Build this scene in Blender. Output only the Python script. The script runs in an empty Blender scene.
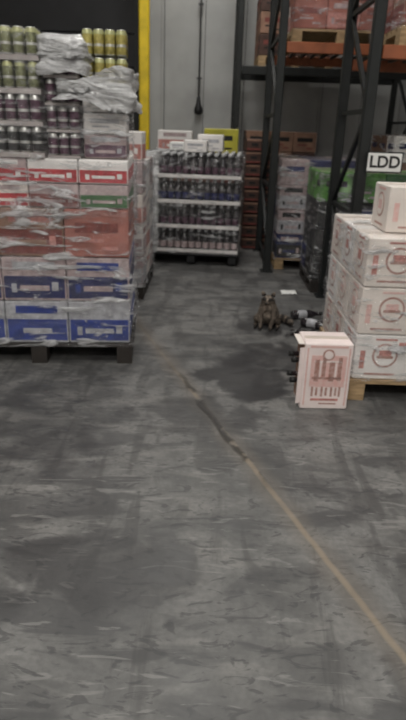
import bpy, math, random
from mathutils import Vector, Matrix, noise
random.seed(7)
scene = bpy.context.scene
scene.view_settings.view_transform = 'Standard'

# ---------------------------------------------------------------- materials
def new_mat(name):
    m = bpy.data.materials.new(name); m.use_nodes = True
    nt = m.node_tree; b = nt.nodes['Principled BSDF']
    return m, nt, b

def mat(name, col, rough=.6, var=.25, scale=12, metal=0, bump=.1, spec=.4, col2=None, stretch=(1,1,1)):
    m, nt, b = new_mat(name)
    b.inputs['Roughness'].default_value = rough
    b.inputs['Metallic'].default_value = metal
    b.inputs['Specular IOR Level'].default_value = spec
    tc = nt.nodes.new('ShaderNodeTexCoord'); mp = nt.nodes.new('ShaderNodeMapping')
    mp.inputs['Scale'].default_value = stretch
    nz = nt.nodes.new('ShaderNodeTexNoise'); nz.inputs['Scale'].default_value = scale
    nz.inputs['Detail'].default_value = 5
    nt.links.new(tc.outputs['Object'], mp.inputs['Vector']); nt.links.new(mp.outputs['Vector'], nz.inputs['Vector'])
    cr = nt.nodes.new('ShaderNodeValToRGB')
    c2 = col2 if col2 else tuple(c*(1-var) for c in col)
    cr.color_ramp.elements[0].position = .35; cr.color_ramp.elements[1].position = .65
    cr.color_ramp.elements[0].color = (*c2, 1)
    cr.color_ramp.elements[1].color = (*[min(1, c*(1+var*.4)) for c in col], 1)
    nt.links.new(nz.outputs['Fac'], cr.inputs['Fac']); nt.links.new(cr.outputs['Color'], b.inputs['Base Color'])
    if bump:
        bp = nt.nodes.new('ShaderNodeBump'); bp.inputs['Strength'].default_value = bump; bp.inputs['Distance'].default_value = .01
        nt.links.new(nz.outputs['Fac'], bp.inputs['Height']); nt.links.new(bp.outputs['Normal'], b.inputs['Normal'])
    return m

def wrap_mat(name, lo=.05, hi=.7, scale=3.0, a0=.5, a1=.72, tint=(.93,.93,.95), gloss=.09, bd=.14):
    """clear stretch film: mostly see-through, milky where it bunches into folds, glossy everywhere"""
    m, nt, b = new_mat(name)
    out = nt.nodes['Material Output']
    b.inputs['Base Color'].default_value = (*tint, 1)
    b.inputs['Roughness'].default_value = .18
    b.inputs['Specular IOR Level'].default_value = 1.0
    tr = nt.nodes.new('ShaderNodeBsdfTransparent'); mx = nt.nodes.new('ShaderNodeMixShader')
    tc = nt.nodes.new('ShaderNodeTexCoord'); mp = nt.nodes.new('ShaderNodeMapping')
    mp.inputs['Scale'].default_value = (1.1, 1.1, 5); mp.inputs['Rotation'].default_value = (.15, .22, 0)
    nz = nt.nodes.new('ShaderNodeTexNoise'); nz.inputs['Scale'].default_value = scale; nz.inputs['Detail'].default_value = 8
    nz.inputs['Distortion'].default_value = 1.6; nz.inputs['Roughness'].default_value = .62
    nt.links.new(tc.outputs['Object'], mp.inputs['Vector']); nt.links.new(mp.outputs['Vector'], nz.inputs['Vector'])
    cr = nt.nodes.new('ShaderNodeMapRange'); cr.interpolation_type = 'SMOOTHSTEP'
    cr.inputs['From Min'].default_value = a0; cr.inputs['From Max'].default_value = a1
    cr.inputs['To Min'].default_value = lo; cr.inputs['To Max'].default_value = hi
    nt.links.new(nz.outputs['Fac'], cr.inputs['Value'])
    nt.links.new(cr.outputs['Result'], mx.inputs['Fac'])
    bp = nt.nodes.new('ShaderNodeBump'); bp.inputs['Strength'].default_value = 1; bp.inputs['Distance'].default_value = bd
    nt.links.new(nz.outputs['Fac'], bp.inputs['Height']); nt.links.new(bp.outputs['Normal'], b.inputs['Normal'])
    gl = nt.nodes.new('ShaderNodeBsdfGlossy'); gl.inputs['Roughness'].default_value = .17; gl.inputs['Color'].default_value = (.98,.98,1,1)
    nt.links.new(bp.outputs['Normal'], gl.inputs['Normal'])
    m2 = nt.nodes.new('ShaderNodeMixShader'); m2.inputs['Fac'].default_value = gloss
    nt.links.new(tr.outputs[0], m2.inputs[1]); nt.links.new(gl.outputs[0], m2.inputs[2])
    nt.links.new(m2.outputs[0], mx.inputs[1]); nt.links.new(b.outputs[0], mx.inputs[2])
    nt.links.new(mx.outputs[0], out.inputs['Surface'])
    return m

M = {}
M['wood'] = mat('pallet_wood', (.42,.29,.16), .8, .35, 9, stretch=(1,6,6))
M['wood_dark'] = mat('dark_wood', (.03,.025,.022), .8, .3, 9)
M['black'] = mat('black_plastic', (.012,.012,.013), .5, .3, 10)
M['rack'] = mat('rack_steel', (.010,.012,.012), .5, .3, 10)
M['orange'] = mat('rack_orange', (.28,.085,.035), .5, .3, 8)
M['yellow'] = mat('yellow_paint', (.72,.52,.02), .45, .2, 6)
M['yellow2'] = mat('yellow_plastic', (.50,.46,.05), .5, .2, 6)
M['cream'] = mat('cream_carton', (.78,.71,.66), .6, .12, 6)
M['white'] = mat('white_carton', (.82,.79,.77), .55, .1, 6)
M['pinkwhite'] = mat('pink_white_carton', (.82,.71,.69), .55, .1, 6)
M['pink'] = mat('pink_print', (.55,.25,.22), .6, .3, 40)
M['faint'] = mat('faint_brown_print', (.30,.15,.12), .6, .4, 45, col2=(.50,.33,.30))
M['faint2'] = mat('faint_pink_print', (.62,.36,.33), .6, .3, 45, col2=(.70,.50,.47))
M['maroon'] = mat('maroon_print', (.22,.055,.045), .6, .3, 30)
M['red'] = mat('red_print', (.50,.035,.045), .5, .3, 20)
M['blue'] = mat('blue_print', (.018,.045,.26), .5, .35, 14)
M['navy'] = mat('navy_print', (.015,.02,.10), .5, .3, 14)
M['kraft'] = mat('kraft_carton', (.28,.16,.11), .7, .25, 10)
M['kraft2'] = mat('red_kraft_carton', (.38,.14,.11), .7, .25, 10)
M['brown'] = mat('brown_crate', (.085,.045,.036), .7, .35, 10)
M['green'] = mat('green_print', (.10,.30,.05), .55, .5, 7, col2=(.03,.06,.02))
M['dgreen'] = mat('dark_green_print', (.04,.14,.04), .55, .3, 10)
M['alu'] = mat('can_aluminium', (.62,.62,.60), .3, .15, 10, metal=.8)
M['gold'] = mat('can_yellow_green_top', (.46,.47,.24), .35, .15, 10, metal=.3)
M['can_green'] = mat('can_olive', (.22,.23,.12), .35, .4, 45, metal=.4)
M['can_purple'] = mat('can_purple', (.13,.065,.10), .35, .4, 45, metal=.4)
M['can_yellow'] = mat('can_yellow', (.44,.38,.12), .35, .4, 45, metal=.4)
M['can_dark'] = mat('can_dark', (.04,.04,.042), .35, .4, 30, metal=.4)
M['bottle'] = mat('bottle_dark_glass', (.025,.02,.024), .12, .3, 20, spec=.8, bump=0)
M['cap'] = mat('bottle_cap', (.50,.50,.51), .35, .1, 20)
M['tray'] = mat('tray_board', (.40,.36,.35), .6, .2, 10)
M['silver'] = mat('silver_label', (.45,.45,.48), .5, .3, 25)
M['pale'] = mat('pale_label', (.46,.36,.36), .5, .3, 25)
M['paper'] = mat('paper', (.8,.8,.78), .7, .08, 10)
M['tape'] = mat('packing_tape', (.60,.52,.46), .3, .1, 10)
M['ink'] = mat('black_ink', (.01,.01,.01), .6, .1, 10)
M['wrap'] = wrap_mat('stretch_film', .02, .9, 2.6, .52, .66)
M['wrap_heavy'] = wrap_mat('stretch_film_heavy', .06, .92, 2.4, .49, .64)
M['wrap_white'] = wrap_mat('stretch_film_white', .55, .98, 2.4, .38, .54, (.97,.97,.98))
M['wrap_light'] = wrap_mat('stretch_film_light', .02, .6, 3.0, .52, .70, gloss=.06)

# ---------------------------------------------------------------- mesh builder
class MB:
    def __init__(s): s.v=[]; s.f=[]; s.m=[]; s.sm=[]; s.mats=[]
    def mi(s, k):
        if k not in s.mats: s.mats.append(k)
        return s.mats.index(k)
    def face(s, idx, k, smooth=False):
        s.f.append(idx); s.m.append(s.mi(k)); s.sm.append(smooth)
    def box(s, cx,cy,cz,sx,sy,sz,k, rz=0, ch=0, mtx=None):
        o=len(s.v); R = mtx if mtx else Matrix.Rotation(rz,3,'Z')
        hx,hy,hz=sx/2,sy/2,sz/2
        if ch<=0:
            pts=[(-hx,-hy,-hz),(hx,-hy,-hz),(hx,hy,-hz),(-hx,hy,-hz),(-hx,-hy,hz),(hx,-hy,hz),(hx,hy,hz),(-hx,hy,hz)]
            fs=[(0,3,2,1),(4,5,6,7),(0,1,5,4),(1,2,6,5),(2,3,7,6),(3,0,4,7)]
            for p in pts:
                q=R@Vector(p); s.v.append((q.x+cx,q.y+cy,q.z+cz))
            for f in fs: s.face([o+i for i in f],k)
        else:
            def ring(z, c, inset):
                a,b=hx-inset,hy-inset
                return [(-a+c,-b,z),(a-c,-b,z),(a,-b+c,z),(a,b-c,z),(a-c,b,z),(-a+c,b,z),(-a,b-c,z),(-a,-b+c,z)]
            rings=[ring(-hz,ch,ch),ring(-hz+ch,ch,0),ring(hz-ch,ch,0),ring(hz,ch,ch)]
            for r in rings:
                for p in r:
                    q=R@Vector(p); s.v.append((q.x+cx,q.y+cy,q.z+cz))
            s.face([o+i for i in range(7,-1,-1)],k); s.face([o+24+i for i in range(8)],k)
            for j in range(3):
                for i in range(8):
                    s.face([o+j*8+i,o+j*8+(i+1)%8,o+(j+1)*8+(i+1)%8,o+(j+1)*8+i],k)
    def lathe(s, cx,cy,cz, prof, seg=14, mtx=None, smooth=True):
        o=len(s.v); R=mtx if mtx else Matrix.Identity(3)
        for (r,z,k) in prof:
            for i in range(seg):
                a=2*math.pi*i/seg; q=R@Vector((r*math.cos(a),r*math.sin(a),z))
                s.v.append((q.x+cx,q.y+cy,q.z+cz))
        n=len(prof)
        for j in range(1,n):
            for i in range(seg):
                s.face([o+(j-1)*seg+i,o+(j-1)*seg+(i+1)%seg,o+j*seg+(i+1)%seg,o+j*seg+i],prof[j][2],smooth)
        s.face([o+i for i in range(seg-1,-1,-1)],prof[0][2]); s.face([o+(n-1)*seg+i for i in range(seg)],prof[-1][2])
    def bar(s, p, q, w, t, k):
        p=Vector(p); q=Vector(q); d=q-p; L=d.length
        z=d.normalized(); x=z.cross(Vector((1,0,0)))
        if x.length<.1: x=z.cross(Vector((0,1,0)))
        x.normalize(); y=z.cross(x); R=Matrix((x,y,z)).transposed(); c=(p+q)/2
        s.box(c.x,c.y,c.z,w,t,L,k,mtx=R)
    def finish(s, name, parent=None, loc=(0,0,0), bevel=0):
        me=bpy.data.meshes.new(name); me.from_pydata(s.v,[],s.f)
        for k in s.mats: me.materials.append(M[k])
        me.polygons.foreach_set('material_index',s.m); me.polygons.foreach_set('use_smooth',s.sm); me.update()
        ob=bpy.data.objects.new(name,me); scene.collection.objects.link(ob); ob.location=loc
        if parent: ob.parent=parent
        return ob

def empty(name, loc, rz=0):
    e=bpy.data.objects.new(name,None); e.location=loc; e.rotation_euler=(0,0,rz); e.empty_display_size=.2
    scene.collection.objects.link(e); return e

RY90=Matrix.Rotation(math.pi/2,3,'Y'); RYm90=Matrix.Rotation(-math.pi/2,3,'Y'); RX90=Matrix.Rotation(math.pi/2,3,'X')

def pallet(parent, x0,y0,w,d,k='wood',h=.13,name='wooden_pallet_base',z0=0):
    mb=MB()
    n=7; bw=d/n*.78
    for i in range(n):
        y=y0+bw/2+(d-bw)*i/(n-1)
        mb.box(x0+w/2,y,z0+h-.011,w,bw,.022,k)
    for x in (x0+.05,x0+w/2,x0+w-.05):
        mb.box(x,y0+d/2,z0+h-.034,.10,d,.022,k)
        for y in (y0+.06,y0+d/2,y0+d-.06):
            mb.box(x,y,z0+h/2-.012,.10,.12,h-.066,k)
        mb.box(x,y0+d/2,z0+.0115,.10,d,.021,k)
    return mb.finish(name,parent)

def carton(mb,x,y,z,w,d,h,base,style='logo',a='maroon',b='pink'):
    g=.003
    mb.box(x+w/2,y+d/2,z+h/2,w-2*g,d-2*g,h-2*g,base,ch=.006)
    t=.0016; fy=y+g-t/2
    cx,cz=x+w/2,z+h/2
    def disc(px,py,pz,r,k,axis):
        R=RX90 if axis=='y' else RYm90
        mb.lathe(px,py,pz,[(r,0,k),(r,t,k)],20,R,False)
    mb.box(cx,y+d/2,z+h-g+t/2,w-.03,.05,t,'tape')
    if style=='logo':
        disc(cx,fy+t/2,cz+h*.05,h*.27,a,'y'); disc(cx,fy-t/2,cz+h*.05,h*.225,base,'y')
        mb.box(cx,fy-t*1.5,cz+h*.08,h*.26,t,h*.18,b); mb.box(cx,fy-t*2.5,cz+h*.02,h*.34,t,h*.06,a)
        mb.box(cx-w*.05,fy,z+h*.13,w*.5,t,h*.045,a); mb.box(cx+w*.30,fy,z+h*.80,w*.2,t,h*.10,b)
        mb.box(cx-w*.36,fy,z+h*.45,w*.08,t,h*.4,b); mb.box(cx,fy,z+h*.9,w*.35,t,h*.04,b)
        X=x+g; yy=y+d/2
        disc(X,yy,cz+h*.05,h*.27,a,'x'); disc(X-t,yy,cz+h*.05,h*.225,base,'x')
        mb.box(X-2*t,yy,cz+h*.06,t,h*.26,h*.2,b)
        mb.box(X-t/2,yy,z+h*.13,t,d*.5,h*.045,a); mb.box(X-t/2,yy,z+h*.9,t,d*.4,h*.05,b)
    elif style=='band':
        for (fx,fyy,sx,sy) in ((cx,fy,w*.94,t),(x+w-g+t/2,y+d/2,t,d*.94),(x+g-t/2,y+d/2,t,d*.94)):
            mb.box(fx,fyy,z+h*.32,sx,sy,h*.50,a)
            mb.box(fx,fyy,z+h*.80,sx*(.7 if sx>t else 1),sy*(.7 if sy>t else 1),h*.18,b)
        mb.box(cx,fy-t,z+h*.30,w*.46,t,h*.12,base)
        mb.box(cx-w*.32,fy-t,z+h*.30,w*.08,t,h*.2,b); mb.box(cx+w*.32,fy-t,z+h*.34,w*.1,t,h*.2,b)
    elif style=='text':
        mb.box(cx,fy,z+h*.62,w*.66,t,h*.2,a); mb.box(cx-w*.1,fy,z+h*.36,w*.4,t,h*.07,b); mb.box(cx+w*.2,fy,z+h*.2,w*.25,t,h*.07,b)
        mb.box(x+w-g+t/2,y+d/2,z+h*.6,t,d*.6,h*.2,a); mb.box(x+g-t/2,y+d/2,z+h*.6,t,d*.6,h*.2,a)

def stack(mb,x0,y0,z0,nx,ny,nz,w,d,h,bases,styles,accs):
    for k in range(nz):
        for j in range(ny):
            for i in range(nx):
                b=random.choice(bases); s=random.choice(styles); a,c=random.choice(accs)
                carton(mb,x0+i*w,y0+j*d,z0+k*h,w,d,h,b,s,a,c)

def can(mb,x,y,z,k,r=.031,h=.118,top='alu'):
    mb.lathe(x,y,z,[(r*.8,0,'alu'),(r,.008,'alu'),(r,h*.35,k),(r,h*.37,'alu'),(r,h*.45,'alu'),(r,h*.8,k),(r,h-.014,top),(r*.82,h-.003,top),(r*.84,h,'alu'),(r*.76,h,'alu'),(r*.76,h-.004,top)],12)

def bottle(mb,x,y,z,h=.25,r=.036,k='bottle',lab='silver',cap='cap',mtx=None,seg=12):
    mb.lathe(x,y,z,[(r*.9,0,k),(r,.01*h/.25,k),(r,h*.18,k),(r*1.01,h*.19,lab),(r*1.01,h*.45,lab),(r,h*.46,k),(r,h*.56,k),(r*.75,h*.68,k),(r*.42,h*.78,k),(r*.38,h*.88,k),(r*.46,h*.885,cap),(r*.46,h,cap)],seg,mtx)

def film(name,parent,x0,y0,x1,y1,z0,z1,k='wrap',amp=.02,seed=0,rows=44,top=True,off=.012,rag=0,slope=.35):
    """crumpled stretch film sleeve around a load"""
    r=.03; per=[]
    def seg(p,q,n):
        for i in range(n):
            t=i/n; per.append((p[0]+(q[0]-p[0])*t,p[1]+(q[1]-p[1])*t))
    a,b,c,e=x0-off,y0-off,x1+off,y1+off
    seg((a+r,b),(c-r,b),60); seg((c-r,b),(c,b+r),2); seg((c,b+r),(c,e-r),34); seg((c,e-r),(c-r,e),2)
    seg((c-r,e),(a+r,e),30); seg((a+r,e),(a,e-r),2); seg((a,e-r),(a,b+r),34); seg((a,b+r),(a+r,b),2)
    cx,cy=(a+c)/2,(b+e)/2; n=len(per); V=[];F=[]
    for j in range(rows+1):
        z=z0+(z1-z0)*j/rows
        for (px,py) in per:
            zz=z+slope*px*.5
            v=Vector((px*2.2+seed,py*2.2,zz*9)); q=Vector((px*6+seed,py*6,zz*28))
            nn=abs(noise.noise(v))*1.3+abs(noise.noise(q))*.8
            dx=px-cx; dy=py-cy
            nx=1 if abs(px-a)<1e-4 or abs(px-c)<1e-4 else 0; ny=1 if abs(py-b)<1e-4 or abs(py-e)<1e-4 else 0
            ox=(math.copysign(1,dx) if nx or not ny else 0)*amp*nn; oy=(math.copysign(1,dy) if ny or not nx else 0)*amp*nn
            rg=rag*noise.noise(Vector((px*5,py*5,seed)))*(j/rows if j>rows/2 else -(1-j/rows)) if rag else 0
            V.append((px+ox,py+oy,z+.012*noise.noise(q*1.3)+rg if 0<j else z+abs(rg)))
    for j in range(rows):
        for i in range(n):
            F.append([j*n+i,j*n+(i+1)%n,(j+1)*n+(i+1)%n,(j+1)*n+i])
    if top:
        rr=6; base=rows*n
        for s in range(1,rr+1):
            f=1-.55*s/rr
            for i,(px,py) in enumerate(per):
                zz=z1+.014+.018*noise.noise(Vector((px*f*6,py*f*6,seed)))
                V.append((cx+(px-cx)*f,cy+(py-cy)*f,zz))
        for s in range(rr):
            for i in range(n):
                F.append([base+s*n+i,base+s*n+(i+1)%n,base+(s+1)*n+(i+1)%n,base+(s+1)*n+i])
    me=bpy.data.meshes.new(name); me.from_pydata(V,[],F); me.materials.append(M[k])
    me.polygons.foreach_set('use_smooth',[True]*len(F)); me.update()
    ob=bpy.data.objects.new(name,me); scene.collection.objects.link(ob); ob.parent=parent
    return ob

# ---------------------------------------------------------------- floor material
def floor_material():
    m,nt,b=new_mat('concrete_floor')
    N=nt.nodes.new; L=nt.links.new
    tc=N('ShaderNodeTexCoord'); sep=N('ShaderNodeSeparateXYZ'); L(tc.outputs['Object'],sep.inputs[0])
    def nz(scale,det=6,dist=0,st=None,rot=0):
        n=N('ShaderNodeTexNoise'); n.inputs['Scale'].default_value=scale; n.inputs['Detail'].default_value=det; n.inputs['Distortion'].default_value=dist
        if st:
            mp=N('ShaderNodeMapping'); mp.inputs['Scale'].default_value=st; mp.inputs['Rotation'].default_value=(0,0,rot); L(tc.outputs['Object'],mp.inputs['Vector']); L(mp.outputs['Vector'],n.inputs['Vector'])
        else: L(tc.outputs['Object'],n.inputs['Vector'])
        return n.outputs['Fac']
    def mth(op,a,bb=None,c=None,clamp=False):
        n=N('ShaderNodeMath'); n.operation=op; n.use_clamp=clamp
        for i,x in enumerate((a,bb,c)):
            if x is None: continue
            if isinstance(x,(int,float)): n.inputs[i].default_value=x
            else: L(x,n.inputs[i])
        return n.outputs[0]
    def mr(v,a,bb,c=0,d=1):
        n=N('ShaderNodeMapRange'); n.interpolation_type='SMOOTHSTEP'; L(v,n.inputs['Value'])
        for k,x in zip(('From Min','From Max','To Min','To Max'),(a,bb,c,d)): n.inputs[k].default_value=x
        return n.outputs['Result']
    def mix(f,c1,c2):
        n=N('ShaderNodeMix'); n.data_type='RGBA'
        if isinstance(f,(int,float)): n.inputs[0].default_value=f
        else: L(f,n.inputs[0])
        for i,c in ((6,c1),(7,c2)):
            if isinstance(c,tuple): n.inputs[i].default_value=(*c,1)
            else: L(c,n.inputs[i])
        return n.outputs[2]
    big=nz(1.1,5,.8); mid=nz(4.5,8,.8); fine=nz(45,6)
    streak=nz(3.2,8,.9,(.7,2.0,1),.25); tyre=nz(2.6,7,.7,(2.6,.5,1),-.35)
    col=mix(mr(mid,.36,.66),(.098,.097,.095),(.172,.170,.165))
    col=mix(mr(big,.42,.60,0,.5),col,(.064,.064,.064))
    col=mix(mr(streak,.50,.66,0,.55),col,(.205,.20,.19))
    col=mix(mr(streak,.36,.45,.65,0),col,(.048,.048,.050))
    col=mix(mr(tyre,.53,.62,0,.55),col,(.050,.049,.049))
    col=mix(mr(fine,.3,.75,0,.35),col,(.058,.058,.058))
    sc=nz(7,9,2.2,(1,2.2,1)); col=mix(mr(sc,.56,.64,0,.6),col,(.042,.042,.044))
    sc2=nz(9,9,1.5,(.5,2.5,1),.2); col=mix(mr(sc2,.60,.68,0,.38),col,(.26,.255,.245))
    x=sep.outputs['X']; y=sep.outputs['Y']
    # old saw-cut joint: X = .643 - .366 (Y-1.417)
    wob=mth('MULTIPLY',mth('SUBTRACT',nz(5,6),.5),.07)
    d=mth('MULTIPLY',mth('ADD',mth('SUBTRACT',x,1.1616),mth('MULTIPLY',y,.366)),.939)
    d2=mth('ABSOLUTE',mth('ADD',d,wob)); d0=mth('ABSOLUTE',mth('ADD',d,mth('MULTIPLY',wob,.3)))
    line=mr(d0,.004,.020,1,0); halo=mr(d2,.01,.10,.45,0)
    far=mr(y,3.0,3.9,1,.35); line=mth('MULTIPLY',mth('MULTIPLY',line,far),mr(mid,.30,.5,.45,1))
    near=mr(y,2.2,2.5,0,1); near2=mr(y,3.3,3.8,1,0.3)
    crack=mth('MULTIPLY',mth('MULTIPLY',mr(mth('ABSOLUTE',mth('ADD',d,mth('MULTIPLY',wob,1.1))),.006,.028,1,0),mth('MULTIPLY',near,near2)),mr(nz(6,5),.38,.50))
    col=mix(halo,col,(.14,.12,.10))
    col=mix(mth('MULTIPLY',line,.62),col,(.26,.21,.15))
    col=mix(mth('MULTIPLY',crack,.9),col,(.022,.020,.018))
    def blob(cx,cy,rx,ry,s):
        a=mth('POWER',mth('ABSOLUTE',mth('DIVIDE',mth('SUBTRACT',x,cx),rx)),2.0); bb=mth('POWER',mth('ABSOLUTE',mth('DIVIDE',mth('SUBTRACT',y,cy),ry)),2.0)
        q=mth('ADD',mth('ADD',a,bb),mth('MULTIPLY',mth('SUBTRACT',mid,.5),4.5))
        return mr(q,.5,1.45,s,0)
    wet=mth('MAXIMUM',blob(.28,3.58,.32,.33,.88),blob(.48,3.98,.28,.28,.75))
    wet=mth('MAXIMUM',wet,blob(.62,4.72,.36,.24,.75))
    wet=mth('MAXIMUM',wet,blob(-.02,3.0,.34,.20,.55))
    wet=mth('MAXIMUM',wet,blob(-.30,1.75,.46,.18,.55))
    wet=mth('MAXIMUM',wet,blob(-.75,2.6,.40,.16,.4))
    col=mix(wet,col,(.026,.025,.027))
    L(col,b.inputs['Base Color'])
    rough=mr(mid,.3,.7,.40,.60)
    rr=mth('SUBTRACT',rough,mth('MULTIPLY',wet,.06)); L(rr,b.inputs['Roughness'])
    h=mth('SUBTRACT',mth('ADD',mth('MULTIPLY',mid,.3),mth('MULTIPLY',fine,.12)),mth('MULTIPLY',crack,.8))
    bp=N('ShaderNodeBump'); bp.inputs['Strength'].default_value=.25; bp.inputs['Distance'].default_value=.02
    L(h,bp.inputs['Height']); L(bp.outputs['Normal'],b.inputs['Normal'])
    b.inputs['Specular IOR Level'].default_value=.4
    return m
M['floor']=floor_material()
M['wall']=mat('wall_metal_panel',(.38,.385,.38),.5,.18,1.5,bump=.05)
M['wall_side']=mat('wall_side_paint',(.58,.57,.55),.8,.15,1.5)
M['door_dark']=mat('dock_door_dark',(.015,.015,.017),.6,.3,3)
M['ceil']=mat('ceiling_deck',(.45,.45,.44),.8,.15,2)
M['pipe']=mat('grey_pipe',(.09,.09,.095),.4,.2,10,metal=.5)

# ---------------------------------------------------------------- room
X0,X1,Y0,Y1,H=-6,5,-3,10.3,6.2
mb=MB(); mb.box((X0+X1)/2,(Y0+Y1)/2,-.05,X1-X0,Y1-Y0,.1,'floor'); mb.finish('floor')
mb=MB(); mb.box((X0+X1)/2,Y1+.1,H/2,X1-X0,.2,H,'wall'); mb.finish('wall_back')
mb=MB(); x=-.78
while x<X1-.1:
    mb.box(x,Y1-.013,H/2,.035,.024,H,'wall'); mb.box(x+.022,Y1-.004,H/2,.008,.006,H,'ink'); x+=.62
mb.finish('trim_1')
mb=MB(); mb.box(X0-.1,(Y0+Y1)/2,H/2,.2,Y1-Y0,H,'wall_side'); mb.finish('wall_left')
mb=MB(); mb.box(X1+.1,(Y0+Y1)/2,H/2,.2,Y1-Y0,H,'wall_side'); mb.finish('wall_right')
mb=MB(); mb.box((X0+X1)/2,Y0-.1,H/2,X1-X0,.2,H,'wall_side'); mb.finish('wall_front')
mb=MB(); mb.box((X0+X1)/2,(Y0+Y1)/2,H+.05,X1-X0,Y1-Y0,.1,'ceil'); mb.finish('ceiling')
mb=MB()
for i in range(9): mb.box(-2.95,Y1-.10,.24+i*.46,3.5,.05,.45,'door_dark',ch=.008)
mb.box(-1.17,Y1-.09,2.15,.07,.1,4.3,'rack'); mb.box(-4.73,Y1-.09,2.15,.07,.1,4.3,'rack'); mb.box(-2.95,Y1-.09,4.3,3.6,.1,.16,'rack')
mb.finish('door_1')
mb=MB(); mb.box(0,0,2.6,.15,.15,5.2,'yellow',ch=.02); mb.box(0,0,.01,.3,.3,.02,'yellow')
for sx in (-.11,.11):
    for sy in (-.11,.11): mb.lathe(sx,sy,.02,[(.014,0,'pipe'),(.014,.02,'pipe')],8)
mb.finish('yellow_steel_column',loc=(-1.02,9.85,0))
e=empty('wall_conduit_with_lamp',(-.21,10.18,0))
mb=MB(); mb.lathe(0,0,1.9,[(.013,0,'pipe'),(.013,4.2,'pipe')],10)
for z in (2.2,3.2,4.2,5.2): mb.box(0,.03,z,.08,.05,.03,'pipe')
mb.finish('conduit_pipe',e)
mb=MB(); mb.lathe(0,0,1.68,[(.03,0,'black'),(.065,.02,'black'),(.07,.08,'black'),(.04,.15,'black'),(.028,.22,'black'),(.024,.26,'black')],16); mb.finish('lamp_housing',e)

# ---------------------------------------------------------------- LEFT mixed pallet
e=empty('mixed_beverage_pallet',(-1.13,4.22,0),math.radians(5))
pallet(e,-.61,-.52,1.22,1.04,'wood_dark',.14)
mb=MB()
for k in range(2):
    for j in range(2):
        for i in range(3):
            carton(mb,-.60+i*.4,-.51+j*.51,.14+k*.285,.4,.51,.285,'silver' if k==0 else 'pale','band','navy' if k else 'blue','blue' if (i+k)%2 else 'silver')
for j in range(2):
    for i in range(3):
        carton(mb,-.60+i*.4,-.51+j*.51,.71,.4,.51,.30,'kraft' if i%2 else 'kraft2','band' if i%2 else 'text','maroon','pink' if i else 'pale')
mb.finish('beverage_cartons',e)
mb=MB()
packs=[('pale','red'),('kraft2','pink'),('cream','red'),('white','dgreen'),('pale','maroon')]
for j in range(3):
    for i in range(4):
        for l in range(2):
            p=packs[(i*2+j+l*3)%5]
            if i==3 and l==0: p=('pale','dgreen')
            if i>=2 and l==1: p=('white','red')
            carton(mb,-.60+i*.3,-.50+j*.335,1.01+l*.145,.3,.335,.145,p[0],'band',p[1],'white' if l else 'pale')
mb.finish('shrink_packs',e)
mb=MB()
for t in range(4):
    z=1.30+t*.172
    mb.box(-.245,-.18,z+.014,.71,.66,.028,'tray')
    for j in range(3):
        for i in range(10):
            can(mb,-.565+i*.0705,-.475+j*.069,z+.029,'can_green' if t>1 else ('can_dark' if t==0 else 'can_purple'),.032,.14,'gold' if t>1 else 'alu')
    mb.box(-.245,.12,z+.085,.70,.24,.13,'can_dark')
mb.finish('can_trays',e)
mb=MB()
for t in range(4):
    z=1.30+t*.145
    mb.box(.22,-.28,z+.007,.19,.40,.014,'tray')
    for j in range(3):
        for i in range(3):
            can(mb,.155+i*.064,-.44+j*.066,z+.015,'can_purple',.03,.125)
    mb.box(.22,-.14,z+.075,.18,.1,.12,'can_dark')
mb.finish('purple_can_packs',e)
mb=MB()
carton(mb,.33,-.42,1.30,.26,.4,.14,'pale','band','can_purple','silver')
carton(mb,.33,-.42,1.44,.26,.4,.12,'white','text','silver','silver')
carton(mb,.33,-.42,1.56,.26,.4,.14,'white','text','can_purple','white')
mb.box(.46,-.15,1.712,.28,.4,.02,'tray')
for t in range(2):
    for j in range(3):
        for i in range(4): can(mb,.36+i*.066,-.28+j*.07,1.723+t*.152,'can_yellow',.032,.14,'gold')
mb.finish('small_cartons_and_cans',e)
film('stretch_film_lower',e,-.60,-.51,.60,.51,.12,1.0,'wrap',.018,3,60,top=False)
film('stretch_film_middle',e,-.60,-.51,.60,.51,.96,1.30,'wrap_heavy',.03,11,34,top=False,rag=.03)
film('stretch_film_packs',e,.12,-.49,.31,.05,1.32,1.70,'wrap_light',.02,21,26,top=False)
film('stretch_film_bunched',e,.13,-.50,.34,.02,1.73,1.95,'wrap_white',.05,29,22,top=True,rag=.06,slope=.9)
film('stretch_film_bunched_lower',e,.24,-.50,.60,.02,1.57,1.78,'wrap_white',.05,35,24,top=False,rag=.10,slope=1.2)
film('stretch_film_cartons',e,.33,-.44,.60,.0,1.31,1.60,'wrap',.02,39,20,top=False)
film('stretch_film_cans',e,-.60,-.51,.11,.15,1.32,1.98,'wrap_light',.01,27,30,top=False)

# ---------------------------------------------------------------- pallet behind it
e=empty('wrapped_carton_pallet',(-1.07,5.85,0))
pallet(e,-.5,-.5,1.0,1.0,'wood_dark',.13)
mb=MB(); stack(mb,-.5,-.5,.13,3,3,4,.333,.333,.27,['white','cream','pale'],['band','text'],[('pink','pale'),('silver','white'),('pale','maroon')])
carton(mb,.19,-.45,1.21,.30,.33,.24,'white','band','pink','white')
carton(mb,-.2,-.45,1.21,.33,.33,.20,'white','band','pink','white')
mb.finish('cartons',e)
film('stretch_film',e,-.5,-.5,.5,.5,.12,1.21,'wrap_heavy',.02,5,36)

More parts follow.
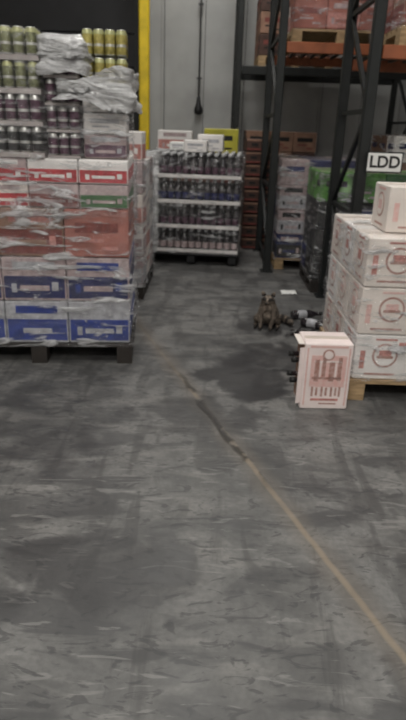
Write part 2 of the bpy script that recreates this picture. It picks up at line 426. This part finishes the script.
# ---------------------------------------------------------------- bottle pallet (centre)
e=empty('bottle_pallet',(-.15,7.42,0),math.radians(-4))
mb=MB()
for x in (-.48,0,.48):
    mb.box(x,0,.065,.1,1.0,.09,'black',ch=.01)
    for y in (-.44,.44): mb.lathe(x-.02,y,.035,[(.035,0,'black'),(.035,.04,'black')],14,RY90)
mb.box(0,0,.125,1.1,1.02,.03,'black',ch=.006)
mb.finish('black_plastic_pallet_base',e)
mb=MB()
for t in range(4):
    z=.142+t*.274
    mb.box(0,0,z+.004,1.08,1.0,.008,'tray'); mb.box(0,-.497,z+.024,1.08,.006,.04,'white'); mb.box(-.537,0,z+.03,.006,1.0,.055,'white'); mb.box(.537,0,z+.03,.006,1.0,.055,'tray')
    for i in range(13):
        for j in range(12):
            if j<2 or i in (0,12) or (t==3):
                bottle(mb,-.492+i*.082,-.452+j*.082,z+.009,.258,.037,lab='pale' if t==0 else ('navy' if t==2 else 'can_purple'),seg=10)
    mb.box(0,.06,z+.09,.9,.75,.16,'ink')
mb.finish('bottle_trays',e)
mb=MB()
carton(mb,-.12,-.40,1.235,.26,.3,.13,'white','text','silver','silver'); carton(mb,.0,-.05,1.235,.3,.3,.19,'white','text','silver','silver')
carton(mb,-.32,-.1,1.235,.19,.3,.10,'paper','text','silver','silver')
mb.finish('top_cartons',e)
film('stretch_film',e,-.54,-.5,.54,.5,.13,1.235,'wrap_light',.015,8,36,top=False)
film('stretch_film_edge',e,-.545,-.505,-.40,.5,.13,1.235,'wrap_white',.012,9,30,top=False)

e=empty('carton_pallet',(-.22,8.75,0))
pallet(e,-.55,-.5,1.1,1.0)
mb=MB(); stack(mb,-.55,-.5,.13,3,3,4,.366,.333,.265,['kraft','white'],['text'],[('maroon','red')]); mb.finish('cartons',e)
mb=MB(); carton(mb,.13,-.48,1.19,.45,.36,.30,'yellow2','text','ink','ink'); carton(mb,-.47,-.48,1.19,.45,.4,.26,'white','band','pink','pale'); mb.finish('top_cartons',e)

e=empty('brown_crate_stack',(.66,8.2,0))
mb=MB()
for k in range(9):
    o=0 if k%2 else .02
    for i in range(2):
        cx=-.105+i*.212; zz=.002+k*.155
        mb.box(cx+o*.3,0,zz+.07,.205,.30,.14,'brown',ch=.008)
        mb.box(cx+o*.3,-.152,zz+.125,.2,.008,.02,'kraft'); mb.box(cx+o*.3,-.152,zz+.02,.2,.008,.02,'maroon')
        mb.box(cx+o*.3,-.153,zz+.075,.08,.006,.03,'ink')
mb.finish('crates',e)

# ---------------------------------------------------------------- racks
def rack(name,loc,xs,depth,height,levels,beamk,bh=.11):
    e=empty(name,loc)
    mb=MB()
    for x in xs:
        for y in (0,depth):
            mb.box(x,y,height/2,.08,.075,height,'rack',ch=.008); mb.box(x,y,.006,.14,.14,.012,'rack')
        z=.15; flip=False
        mb.bar((x,0,.12),(x,depth,.12),.035,.03,'rack')
        while z<height-.8:
            a,b=(0,depth) if not flip else (depth,0)
            mb.bar((x,a,z),(x,b,z+.75),.04,.03,'rack'); z+=.75; flip=not flip
            mb.bar((x,0,z),(x,depth,z),.035,.03,'rack')
    mb.finish('upright_frames',e)
    mb=MB()
    for zl in levels:
        for i in range(len(xs)-1):
            a,b=xs[i]+.045,xs[i+1]-.045
            for y,kk in ((-.01,beamk),(depth+.01,beamk)):
                mb.box((a+b)/2,y,zl-bh/2,b-a,.05,bh,kk,ch=.006)
            n=int((b-a)/.12)
            for q in range(n): mb.box(a+.06+q*(b-a-.1)/max(1,n-1),depth/2,zl-.012,.03,depth-.06,.02,'rack')
    mb.finish('load_beams',e)
    return e
rack('pallet_rack',(1.14,4.75,0),[0,2.4],.95,5.0,[2.08,4.2],'orange',.09)
rack('pallet_rack',(.68,6.72,0),[0,2.5],1.25,5.0,[2.32,4.3],'orange',.10)
rack('pallet_rack',(.34,8.95,0),[0,2.4],1.0,5.0,[2.29,4.3],'rack')

e=empty('rack_row_sign',(1.25,4.68,1.30))
mb=MB(); mb.box(.04,0,0,.25,.008,.13,'paper',ch=.003); mb.box(.04,.01,.0,.27,.008,.15,'rack'); mb.finish('sign_plate',e)
cu=bpy.data.curves.new('sign_letters','FONT'); cu.body='LDD'; cu.size=.115; cu.align_x='CENTER'; cu.align_y='CENTER'; cu.extrude=.001; cu.offset=.003
t=bpy.data.objects.new('sign_letters',cu); scene.collection.objects.link(t); t.parent=e; t.location=(.04,-.0055,0); t.rotation_euler=(math.pi/2,0,0); cu.materials.append(M['ink'])

def load(name,loc,w,d,nx,ny,nz,h,bases,styles,accs,wrapk=None,pk='wood',seed=0):
    e=empty(name,loc); pallet(e,-w/2,-d/2,w,d,pk,.13)
    mb=MB(); stack(mb,-w/2,-d/2,.13,nx,ny,nz,w/nx,d/ny,h,bases,styles,accs); mb.finish('cartons',e)
    if wrapk: film('stretch_film',e,-w/2,-d/2,w/2,d/2,.11,.13+nz*h,wrapk,.02,seed,34)
    return e
load('shelf_carton_pallet',(1.28,7.33,2.322),1.0,1.05,3,3,3,.26,['kraft','cream','kraft2'],['text','band'],[('maroon','pale'),('pink','pale')],'wrap_light',seed=31)
load('shelf_carton_pallet',(2.45,7.33,2.322),1.0,1.05,3,3,3,.26,['kraft','kraft2'],['text'],[('maroon','white')],None)
load('shelf_carton_pallet',(1.86,5.24,2.082),1.1,.9,4,3,3,.25,['kraft2','kraft','pale'],['text','band'],[('maroon','pink'),('kraft','pink')],'wrap_light',seed=37)
load('shelf_carton_pallet',(1.1,9.45,2.292),1.0,.95,3,3,3,.26,['kraft','brown'],['text'],[('maroon','ink')],None)
load('film_wrapped_pallet',(1.24,7.36,0),.92,1.02,3,3,4,.27,['black','silver','pale','navy'],['text','band'],[('silver','black'),('navy','silver'),('ink','pale')],'wrap',seed=41)
load('film_wrapped_pallet',(2.45,7.36,0),.95,1.02,3,3,5,.27,['kraft','white'],['text'],[('navy','silver')],'wrap',seed=43)
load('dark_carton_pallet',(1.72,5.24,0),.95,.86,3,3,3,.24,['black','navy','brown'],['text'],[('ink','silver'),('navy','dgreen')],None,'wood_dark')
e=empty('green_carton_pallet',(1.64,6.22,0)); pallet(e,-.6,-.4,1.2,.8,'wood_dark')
mb=MB(); stack(mb,-.6,-.4,.13,4,3,3,.3,.266,.25,['black','black','navy'],['text'],[('ink','ink')]); stack(mb,-.6,-.4,.88,4,3,1,.3,.266,.27,['green','green','dgreen'],['text'],[('ink','dgreen'),('dgreen','green'),('green','pale')]); mb.finish('cartons',e)
film('stretch_film',e,-.6,-.4,.6,.4,.12,1.15,'wrap_light',.012,47,20,top=False)
load('carton_pallet',(1.0,9.5,0),1.0,.9,3,3,5,.27,['kraft','brown'],['text'],[('ink','maroon')],None)

# ---------------------------------------------------------------- near right pallet
e=empty('cream_carton_pallet',(1.44,3.83,0))
pallet(e,-.57,-.54,1.1,1.02,'wood',.13)
mb=MB()
for k in range(3):
    for j in range(3):
        for i in range(3):
            carton(mb,-.555+i*.365,-.525+j*.335,.13+k*.28,.362,.333,.28,'cream' if (i+j+k)%3 else 'white','logo','faint','faint2' if (i+k)%2 else 'pink')
carton(mb,-.43,-.36,.97,.362,.333,.26,'cream','logo','faint','faint2')
carton(mb,-.05,-.36,.97,.362,.333,.26,'white','logo','faint','pink')
mb.finish('cream_cartons',e)
film('stretch_film',e,-.555,-.525,.54,.48,.12,.97,'wrap',.018,51,40,rag=.02)

# ---------------------------------------------------------------- fallen bottle case
e=empty('fallen_wine_case',(.70,3.26,0),math.radians(2))
w,d,h=.272,.22,.40
mb=MB()
mb.box(0,0,h/2,w,d,h,'pinkwhite',ch=.006)
t=.0016; fy=-d/2-t/2
mb.box(0,fy,h-.018,w-.06,t,.012,'faint2')
mb.box(-w/2+.018,fy,h/2,.008,t,h-.05,'faint2'); mb.box(w/2-.018,fy,h/2,.008,t,h-.05,'faint2')
mb.box(.005,fy,.235,.20,t,.19,'faint2')
for (px,pz,sx,sz,k) in ((-.06,.24,.026,.13,'faint'),(-.02,.26,.02,.11,'faint'),(.025,.235,.030,.12,'faint'),(.07,.25,.022,.14,'faint'),(.0,.195,.17,.014,'faint'),(.0,.295,.15,.010,'pinkwhite'),(-.04,.245,.01,.09,'pinkwhite'),(.048,.24,.01,.09,'pinkwhite')):
    mb.box(px,fy-t,pz,sx,t,sz,k)
mb.lathe(.0,fy-t*.5,.335,[(.034,0,'faint'),(.034,t,'faint')],22,RX90,False); mb.lathe(.0,fy-t*1.5,.335,[(.024,0,'pinkwhite'),(.024,t,'pinkwhite')],22,RX90,False)
for i,x in enumerate((-.075,-.05,-.02,.005,.035,.06,.082)):
    mb.box(x,fy,.11,.012,t,.05 if i%2 else .06,'faint')
mb.box(0,fy,.06,.16,t,.014,'pink'); mb.box(.02,fy,.035,.1,t,.008,'faint')
mb.box(0,0,h+t/2,w-.02,.05,t,'tape')
mb.box(-w/2-.001,0,h/2,.003,d-.03,h-.04,'kraft')
mb.box(-w/2-.012,-d/2+.012,h/2,.03,.003,h-.06,'pinkwhite',rz=.25); mb.box(-w/2-.016,0,h-.012,.034,d-.05,.003,'cream')
mb.finish('case_carton',e)
mb=MB()
for z in (.155,.28):
    for y in (-.05,.05):
        bottle(mb,-w/2+.21,y,z,.27,.036,lab='maroon',cap='ink',mtx=RYm90)
mb.finish('bottle_necks',e)

def loose(name,loc,rz):
    mb=MB(); R=Matrix.Rotation(rz,3,'Z')@RY90
    bottle(mb,0,0,.038,.28,.037,lab='silver',cap='ink',mtx=R,seg=18); return mb.finish(name,loc=loc)
loose('wine_bottle',(.74,4.90,0),.25); loose('wine_bottle',(.80,4.72,0),-.5)
mb=MB()
for i in range(22):
    a=random.random()*6.28; r=random.random()*.13; s=.012+random.random()*.03
    cx,cy=.0+r*math.cos(a),r*math.sin(a)*.7
    o=len(mb.v); hh=.006+random.random()*.03
    for q in range(3): mb.v.append((cx+s*math.cos(a+q*2.1),cy+s*math.sin(a+q*2.1),.001))
    mb.v.append((cx+.3*s,cy,hh))
    for f in ((0,2,1),(0,1,3),(1,2,3),(2,0,3)): mb.face([o+i2 for i2 in f],'bottle')
mb.finish('broken_glass',loc=(.77,4.54,0))
mb=MB(); n=8
for j in range(n):
    for i in range(n):
        mb.v.append((-.075+.15*i/(n-1),-.07+.14*j/(n-1),.006+.02*abs(noise.noise(Vector((i*.6,j*.6,2)))) ))
for j in range(n-1):
    for i in range(n-1): mb.face([j*n+i,j*n+i+1,(j+1)*n+i+1,(j+1)*n+i],'paper',True)
mb.finish('paper_sheet',loc=(.82,5.78,0))

# ---------------------------------------------------------------- raccoon
M['fur']=mat('raccoon_fur',(.125,.10,.080),.9,.6,60,bump=1,stretch=(1,1,.35))
M['fur_dark']=mat('raccoon_dark_fur',(.022,.018,.016),.9,.4,60,bump=.6)
M['fur_light']=mat('raccoon_light_fur',(.22,.18,.145),.9,.4,60,bump=.6)
J=[((0,.055,.082),.084),((0,.022,.135),.080),((0,-.008,.185),.060),((0,-.025,.218),.046),((0,-.042,.248),.048),((0,-.080,.236),.025),((0,-.106,.229),.010)]
E=[(0,1),(1,2),(2,3),(3,4),(4,5),(5,6)]
def chain(start,pts):
    p=start
    for q in pts: J.append(q); E.append((p,len(J)-1)); p=len(J)-1
for s in (-1,1):
    chain(2,[((s*.046,-.030,.165),.030),((s*.056,-.055,.108),.021),((s*.042,-.088,.050),.014),((s*.040,-.104,.016),.014),((s*.040,-.122,.010),.009)])
    chain(0,[((s*.060,.030,.066),.052),((s*.084,-.040,.078),.034),((s*.090,.012,.026),.019),((s*.088,-.050,.014),.015),((s*.088,-.082,.010),.010)])
chain(0,[((.03,.14,.042),.032),((.09,.165,.040),.036),((.145,.145,.038),.036),((.180,.10,.034),.030),((.190,.055,.026),.014)])
me=bpy.data.meshes.new('rac_skel'); me.from_pydata([j[0] for j in J],E,[])
sk=bpy.data.objects.new('rac_skel',me); scene.collection.objects.link(sk)
sk.modifiers.new('Skin','SKIN')
for i,j in enumerate(J):
    sv=me.skin_vertices[0].data[i]; sv.radius=(j[1],j[1]); sv.use_root=(i==0)
ss=sk.modifiers.new('Sub','SUBSURF'); ss.levels=3; ss.render_levels=3
dg=bpy.context.evaluated_depsgraph_get(); dg.update()
bm_=bpy.data.meshes.new_from_object(sk.evaluated_get(dg)); bm_.name='raccoon_body'
bpy.data.objects.remove(sk)
for k in ('fur','fur_dark','fur_light'): bm_.materials.append(M[k])
for v in bm_.vertices:
    c=v.co
    if c.z>.215 and c.y<0:   # broad cheeks
        c.x*=1+.38*max(0,1-abs(c.z-.238)/.04)*max(0,1-abs(c.y+.045)/.05)
    if c.z>.02: v.co = c + v.normal*(.005*noise.noise(c*90))
    if v.co.z<.002: v.co.z=.002
for p in bm_.polygons:
    c=p.center; p.use_smooth=True; k=0
    if c.z<.026 and c.y<.02: k=1
    if c.z>.205 and c.y<-.05:
        if c.y<-.104: k=1
        elif .236<c.z<.262 and abs(c.x)>.007 : k=1
        elif c.z<=.236 : k=2
        elif c.z<.272: k=2
    elif .07<c.z<.2 and c.y<-.03 and abs(c.x)<.03: k=2
    if c.y>.11 or c.x>.125:
        ang=math.atan2(c.y-.06,c.x-.07); k=1 if int((ang+6)*3.0)%2 else 0
    p.material_index=k
e=empty('raccoon',(.51,4.66,0),math.radians(-14))
ob=bpy.data.objects.new('raccoon_body',bm_); scene.collection.objects.link(ob); ob.parent=e
mb=MB()
for s in (-1,1):
    R=Matrix.Rotation(s*.42,3,'Y')@Matrix.Rotation(.1,3,'X')
    mb.lathe(s*.034,-.038,.272,[(.018,0,'fur_dark'),(.018,.012,'fur_dark'),(.013,.026,'fur'),(.003,.038,'fur_light')],12,R@Matrix.Diagonal((1,.45,1)))
mb.finish('ears',e)
mb=MB()
for s in (-1,1):
    mb.lathe(s*.022,-.082,.250,[(.002,-.006,'ink'),(.006,-.003,'ink'),(.0065,0,'ink'),(.006,.003,'ink'),(.002,.006,'ink')],10)
mb.lathe(0,-.118,.231,[(.003,-.006,'ink'),(.008,-.002,'ink'),(.008,.002,'ink'),(.003,.006,'ink')],10)
mb.finish('eyes_and_nose',e)

# ---------------------------------------------------------------- lights
def bay_or_fill(loc,power,col=(1,.975,.925),sx=1.3,sy=.4):
    e=empty('bay_or_fill_light',loc)
    mb=MB(); mb.box(0,0,.06,sx+.06,sy+.06,.06,'pipe',ch=.01)
    for x in (-sx*.4,sx*.4): mb.lathe(x,0,.09,[(.006,0,'pipe'),(.006,H-loc[2]-.09,'pipe')],6)
    mb.finish('fixture_housing',e)
    l=bpy.data.lights.new('lamp','AREA'); l.shape='RECTANGLE'; l.size=sx; l.size_y=sy; l.energy=power; l.color=col
    o=bpy.data.objects.new('lamp_light',l); scene.collection.objects.link(o); o.parent=e; o.location=(0,0,0)
for (x,y,z,p) in ((-.6,.6,5.5,110),(-.9,-1.9,4.6,110),(1.6,-1.9,4.6,80),(-.2,5.6,5.5,75),(-3.6,3,5.5,45),(3.2,3.2,5.5,60),(.2,8.4,5.5,75),(-3.2,8,5.5,10)):  # the two lower lamps behind the camera are added fill for vertical faces
    bay_or_fill((x,y,z),p)
w=bpy.data.worlds.new('world'); scene.world=w; w.use_nodes=True
w.node_tree.nodes['Background'].inputs[0].default_value=(.5,.5,.52,1); w.node_tree.nodes['Background'].inputs[1].default_value=.3

# ---------------------------------------------------------------- camera
cam=bpy.data.cameras.new('camera'); co=bpy.data.objects.new('camera',cam); scene.collection.objects.link(co)
cam.sensor_fit='VERTICAL'; cam.sensor_height=24; cam.lens=24*600/720; cam.clip_start=.05
cam.dof.use_dof=True; cam.dof.focus_distance=1.3; cam.dof.aperture_fstop=3.6
th=math.radians(21.2); roll=-.035
R=Matrix.Rotation(math.pi/2-th,3,'X')@Matrix.Rotation(-roll,3,'Z')
co.location=(0,0,1.5); co.rotation_euler=R.to_euler()
scene.camera=co
